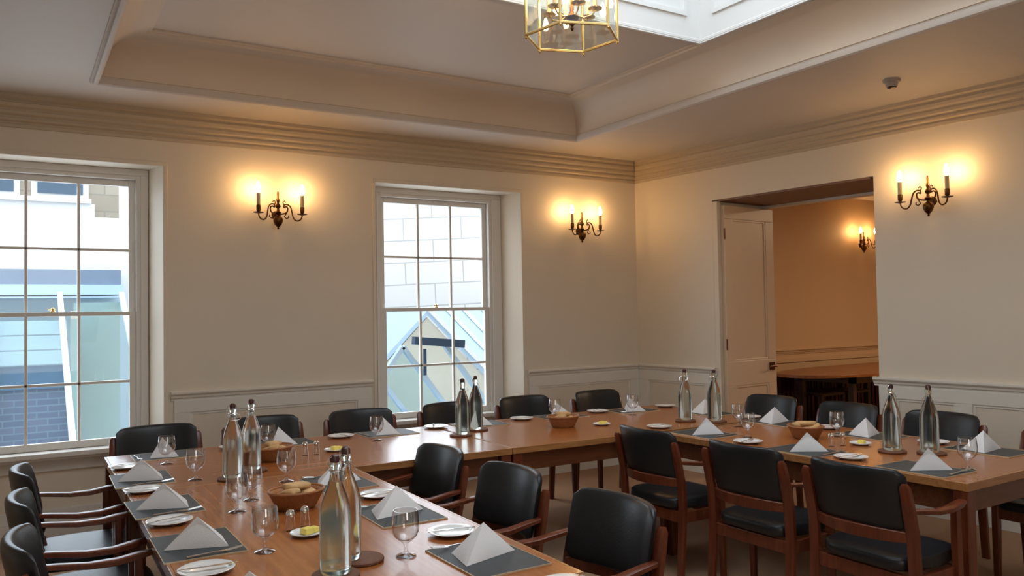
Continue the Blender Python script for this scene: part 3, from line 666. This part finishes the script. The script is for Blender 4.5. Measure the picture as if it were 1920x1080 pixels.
GL = [(.679, 4.554, 'by the far left chair, left of two bottles'), (.725, 4.023, 'just left of the first pair of bottles'), (1.067, 3.729, 'right of the bread board basket, before the salt and pepper'), (.742, 3.268, 'left of the flat bread basket'), (.84, 3.445, 'touching the flat bread basket, behind another glass'),
      (.691, 2.664, 'left of the near salt and pepper'), (1.049, 2.359, 'tall in the foreground beside the nearest folded napkin'), (1.866, 4.608, 'in front of the third far chair'), (1.227, 4.646, 'in front of the second far chair, behind the basket'), (3.24, 4.70, 'in front of the fifth far chair'),
      (3.84, 4.57, 'beside the napkin nearest the corner'), (3.69, 3.351, 'between the door-side bottles and the right basket'), (3.978, 3.687, 'in front of the chair by the open door'), (4.12, 3.06, 'right of the right basket'), (3.757, 2.095, 'near the front corner of the right table')]
for k, (x, y, p) in enumerate(GL): put('glass', x, y, k*40, 'clear stemmed water glass '+p, 'water goblets')
BK = [(.955, 3.20, 15, 'bread basket near the middle of the left table'), (1.17, 4.33, 40, 'bread basket right of the first pair of bottles'), (3.085, 4.38, 5, 'bread basket on the back tables near the corner'), (3.93, 3.13, 70, 'bread basket in the middle of the right table')]
for i, (x, y, a, p) in enumerate(BK):
    put('basket', x, y, a, 'shallow brown woven '+p, 'bread baskets')
    for k, w in enumerate(('left', 'right', 'top')):
        an = a*PI/180+(0, PI, PI/2)[k]; rr_ = (-.038, -.038, .0)[k]
        o = put('bread', x+rr_*math.cos(an), y+rr_*math.sin(an), a+(80, 100, 20)[k], 'golden bread slice, %s one in the %s' % (w, p), 'bread slices', ZT+(.062, .062, .086)[k])
        o.rotation_euler[1] = (.3, -.3, .1)[k]
DI = [(.865, 2.78, 'left of the nearest bottle'), (1.53, 4.40, 'on the back tables beside the far salt and pepper'), (3.335, 4.29, 'right of the basket near the corner'), (3.97, 2.80, 'left of the right table bottles')]
for x, y, p in DI:
    put('dish', x, y, 0, 'small white butter dish '+p, 'butter dishes'); put('butter', x+.01, y, 20, 'yellow butter on the dish '+p, 'butter', ZT+.006)
SH = [(.834, 2.87, 'left shaker of the pair on the left table'), (.893, 2.895, 'right shaker of the pair on the left table'), (1.35, 4.36, 'left shaker of the pair behind the goblet'), (1.41, 4.35, 'right shaker of the pair behind the goblet'), (3.80, 2.86, 'left shaker of the pair at right'), (3.87, 2.84, 'right shaker of the pair at right')]
for x, y, p in SH: put('shaker', x, y, 0, 'small glass and steel salt or pepper '+p, 'shakers')

# ------------------------------------------------------------------ wall sconces
def sconce_proto():
    # local: y = away from wall (towards room), x along the wall, origin at hub on the wall face
    r = empty('wall_sconce'); tag(r, 'x', 'wall light')
    q = MB(); T = Matrix.Translation((0, .012, 0)) @ Matrix.Rotation(PI/2, 4, 'X')
    q.lathe([(0, -.012), (.042, -.012), (.045, -.006), (.036, .0), (.02, .004), (0, .006)], 24, Matrix.Rotation(-PI/2, 4, 'X') @ Matrix.Identity(4))
    q.build('back_plate', M['bronze'], r)
    q = MB(); q.lathe([(0, -.112), (.007, -.108), (.009, -.100), (.005, -.094), (.014, -.088), (.026, -.074), (.036, -.050), (.037, -.030), (.030, -.018), (.015, -.010), (.010, .0), (.020, .012), (.024, .020), (.012, .030), (.009, .048), (.018, .058), (.021, .070), (.014, .080), (.008, .092), (.013, .110), (.013, .120), (.007, .135), (.009, .160), (.006, .178), (0, .184)], 20, Matrix.Translation((0, .055, 0)))
    q.build('baluster_stem', M['bronze'], r)
    for s in (-1, 1):
        cv = [(s*.012, .058, .006), (s*.040, .070, .010), (s*.060, .078, .022), (s*.066, .084, .050), (s*.052, .088, .062), (s*.036, .088, .054), (s*.038, .088, .074), (s*.060, .094, .078), (s*.082, .100, .060), (s*.092, .105, .020), (s*.100, .110, -.020), (s*.118, .115, -.044), (s*.142, .120, -.044), (s*.160, .124, -.026), (s*.165, .125, .0)]
        # smooth the scroll
        pts = []
        for i in range(len(cv)-1):
            p0, p1, p2, p3 = [Vector(cv[max(0, min(len(cv)-1, i+k))]) for k in (-1, 0, 1, 2)]
            for t in (0, .33, .66): pts.append(.5*((2*p1)+(p2-p0)*t+(2*p0-5*p1+4*p2-p3)*t*t+(3*p1-p0-3*p2+p3)*t**3))
        pts.append(Vector(cv[-1]))
        q = MB(); q.tube(pts, .0056, 8)
        q.tube([(s*.066, .084, .030), (s*.050, .084, .004), (s*.040, .084, -.016), (s*.058, .084, -.030), (s*.074, .084, -.018), (s*.070, .084, -.004)], .0046, 8)
        q.tube([(s*.036, .088, .074), (s*.028, .088, .094), (s*.040, .088, .106), (s*.050, .088, .094)], .0046, 8)
        arm = q.build('arm', M['bronze'], r)
        T = Matrix.Translation((s*.165, .125, 0))
        q = MB(); q.lathe([(.006, -.004), (.036, .002), (.038, .006), (.012, .006), (.011, .012), (.016, .020), (.017, .055), (.014, .060), (0, .060)], 20, T); q.build('drip_pan', M['bronze'], r)
        q = MB(); q.lathe([(.014, .058), (.014, .150), (0, .150)], 16, T); q.build('candle_sleeve', M['sleeve'], r)
        q = MB(); q.lathe([(.008, .149), (.016, .165), (.0185, .180), (.015, .205), (.007, .228), (0, .236)], 14, T); q.build('candle_bulb', M['bulb'], r)
    return r
sp_ = sconce_proto()
def sconce(loc, rz, label): place(sp_, loc, rz, label, 'candle wall lights')
sconce((1.716, YB, 2.275), PI, 'bronze two-candle wall light between the two windows')
sconce((4.603, YB, 2.265), PI, 'bronze two-candle wall light between the right-hand window and the corner')
p = RW(2.925, 0, 2.245); sconce(tuple(p), math.atan2(-RN.y, -RN.x)-PI/2, 'bronze two-candle wall light right of the doorway')
sconce((10.05, 7.0, 2.36), PI, 'small bronze wall light seen through the doorway')

# ------------------------------------------------------------------ hexagonal brass lantern
la = empty('hexagonal_lantern', (2.288, 3.113, 2.82)); tag(la, 'brass hexagonal glass lantern hanging from the roof light', 'lantern')
R0, HT = .228, .46; hx = [(R0*math.cos(math.radians(40+60*k)), R0*math.sin(math.radians(40+60*k))) for k in range(6)]
q = MB()
for k in range(6):
    a, c = hx[k], hx[(k+1) % 6]
    q.bar((*a, 0), (*c, 0), .012, .012); q.bar((*a, HT), (*c, HT), .014, .014); q.bar((*a, -.012), (*a, HT), .011, .011)
    q.bar((*a, HT), (0, 0, HT+.22), .010, .010)
    q.lathe([(0, -.020), (.006, -.016), (.007, -.010), (0, -.006)], 10, Matrix.Translation((*a, 0)))
q.build('frame', M['brass'], la, smooth=False, bevel=.002)
for k in range(6):
    a, c = Vector((*hx[k], 0)), Vector((*hx[(k+1) % 6], 0)); d = (c-a).normalized(); nn = Vector((d.y, -d.x, 0)); n_ = nn*.0015
    q = MB(); A, B_ = a+d*.006, c-d*.006; z0, z1 = .006, HT-.006; up_ = Vector((0, 0, 1))
    q.add([A-n_+up_*z0, B_-n_+up_*z0, B_+n_+up_*z0, A+n_+up_*z0, A-n_+up_*z1, B_-n_+up_*z1, B_+n_+up_*z1, A+n_+up_*z1], [(3, 2, 1, 0), (4, 5, 6, 7), (0, 1, 5, 4), (1, 2, 6, 5), (2, 3, 7, 6), (3, 0, 4, 7)])
    q.build('glass_pane', M['lpane'], la, smooth=False)
q = MB(); q.lathe([(0, .030), (.006, .036), (.009, .046), (.005, .054), (.010, .060), (.024, .078), (.036, .098), (.032, .106), (.014, .112), (.010, .13), (.010, .60), (0, .60)], 20); q.build('centre_stem', M['bronze'], la)
for k in range(6):
    an = math.radians(10+60*k); cx_, cy_ = .115*math.cos(an), .115*math.sin(an); hz = .118
    ar = MB(); ar.tube([(.02*math.cos(an), .02*math.sin(an), .105), (.06*math.cos(an), .06*math.sin(an), .090), (.10*math.cos(an), .10*math.sin(an), .098), (cx_, cy_, hz)], .004, 8)
    a_ = ar.build('candle_arm', M['brass'], la); T = Matrix.Translation((cx_, cy_, hz))
    q = MB(); q.lathe([(.004, 0), (.034, .006), (.035, .010), (.010, .009), (.010, .02), (0, .02)], 20, T); q.build('drip_pan', M['brass'], a_)
    q = MB(); q.lathe([(.010, .019), (.010, .090), (0, .090)], 14, T); q.build('candle_sleeve', M['sleeve'], a_)
    q = MB(); q.lathe([(.007, .089), (.014, .104), (.016, .118), (.012, .142), (.005, .162), (0, .168)], 12, T); q.build('candle_bulb', M['lbulb'], a_)
q = MB()
for k in range(22):
    z = .60+k*.042+.02; ax = k % 2
    q.tube([((.010*math.cos(t*PI/6) if ax else 0), (0 if ax else .010*math.cos(t*PI/6)), z+.024*math.sin(t*PI/6)) for t in range(13)], .0022, 6)
q.build('chain', M['brass'], la)

# ------------------------------------------------------------------ smoke detector
q = MB(); q.lathe([(.055, 0), (.055, -.012), (.050, -.018), (.040, -.020), (.038, -.030), (.034, -.046), (.024, -.050), (0, -.050)], 28)
sd = empty('smoke_detector', (4.917, 3.158, ZC)); tag(sd, 'round plastic smoke detector on the ceiling above the doorway', 'smoke detector')
q.build('housing', M['whitep'], sd)
q = MB(); q.lathe([(.030, -.046), (.029, -.054), (.016, -.060), (0, -.060)], 20); q.build('sensor_cap', M['dkwood'], sd)

# ------------------------------------------------------------------ furniture in the next room
nt_ = empty('rounded_table', (9.45, 6.2, 0)); tag(nt_, 'long brown table with a rounded end seen through the doorway', 'table')
q = MB(); q.prism([(1.95*math.copysign(abs(math.cos(2*PI*k/48))**.8, math.cos(2*PI*k/48)), .60*math.copysign(abs(math.sin(2*PI*k/48))**.8, math.sin(2*PI*k/48))) for k in range(48)], .705, .74); q.build('tabletop', M['brownw'], nt_, smooth=False, bevel=.004)
q = MB(); q.box(-1.3, 1.3, -.38, -.36, .62, .704); q.box(-1.3, 1.3, .36, .38, .62, .704); q.box(-1.3, -1.28, -.36, .36, .62, .704); q.box(1.28, 1.3, -.36, .36, .62, .704); q.build('apron', M['dkwood'], nt_, smooth=False)
for sx in (-1.27, 0, 1.27):
    for sy in (-.35, .35): q = MB(); q.box(sx-.03, sx+.03, sy-.03, sy+.03, 0, .704); q.build('leg', M['dkwood'], nt_, smooth=False)
def slat_chair():
    r = empty('slat_back_chair'); tag(r, 'x', 'chair')
    q = MB(); q.box(-.22, .22, -.20, .20, .42, .46); q.build('seat', M['dkwood'], r, smooth=False, bevel=.008)
    q = MB()
    for k in range(7): q.box(-.17+k*.0567-.011, -.17+k*.0567+.011, -.205, -.19, .46, .64)
    q.box(-.22, .22, -.21, -.185, .62, .67); q.build('backrest', M['dkwood'], r, smooth=False)
    for sx in (-.2, .2):
        for sy in (-.19, .18): q = MB(); q.box(sx-.016, sx+.016, sy-.016, sy+.016, 0, .64 if sy < 0 else .42); q.build('leg', M['dkwood'], r, smooth=False)
    return r
scp = slat_chair()
for x, y, rz, p in ((8.52, 6.56, PI, 'left one of the two under'), (9.02, 6.56, PI, 'right one of the two under')):
    place(scp, (x, y, 0), rz, 'dark slat-back chair beyond the doorway, %s the rounded table' % p, 'chairs in the next room')
rc = empty('shade_filler', (9.3, 6.9, 0)); tag(rc, 'low dark slatted shade filler behind the rounded table beyond the doorway', 'shade filler')  # added dark piece standing in for the shade under the rounded table
q = MB(); q.box(-1.9, 1.9, -.02, .08, 0, .62); q.build('case', M['dkwood'], rc, smooth=False)
q = MB(); q.box(-1.92, 1.92, -.05, .08, .62, .65); q.build('top', M['dkwood'], rc, smooth=False)
q = MB()
for k in range(48): q.box(-1.88+k*.079, -1.84+k*.079, -.035, -.02, .04, .60)
q.build('slats', M['lock'], rc, smooth=False)
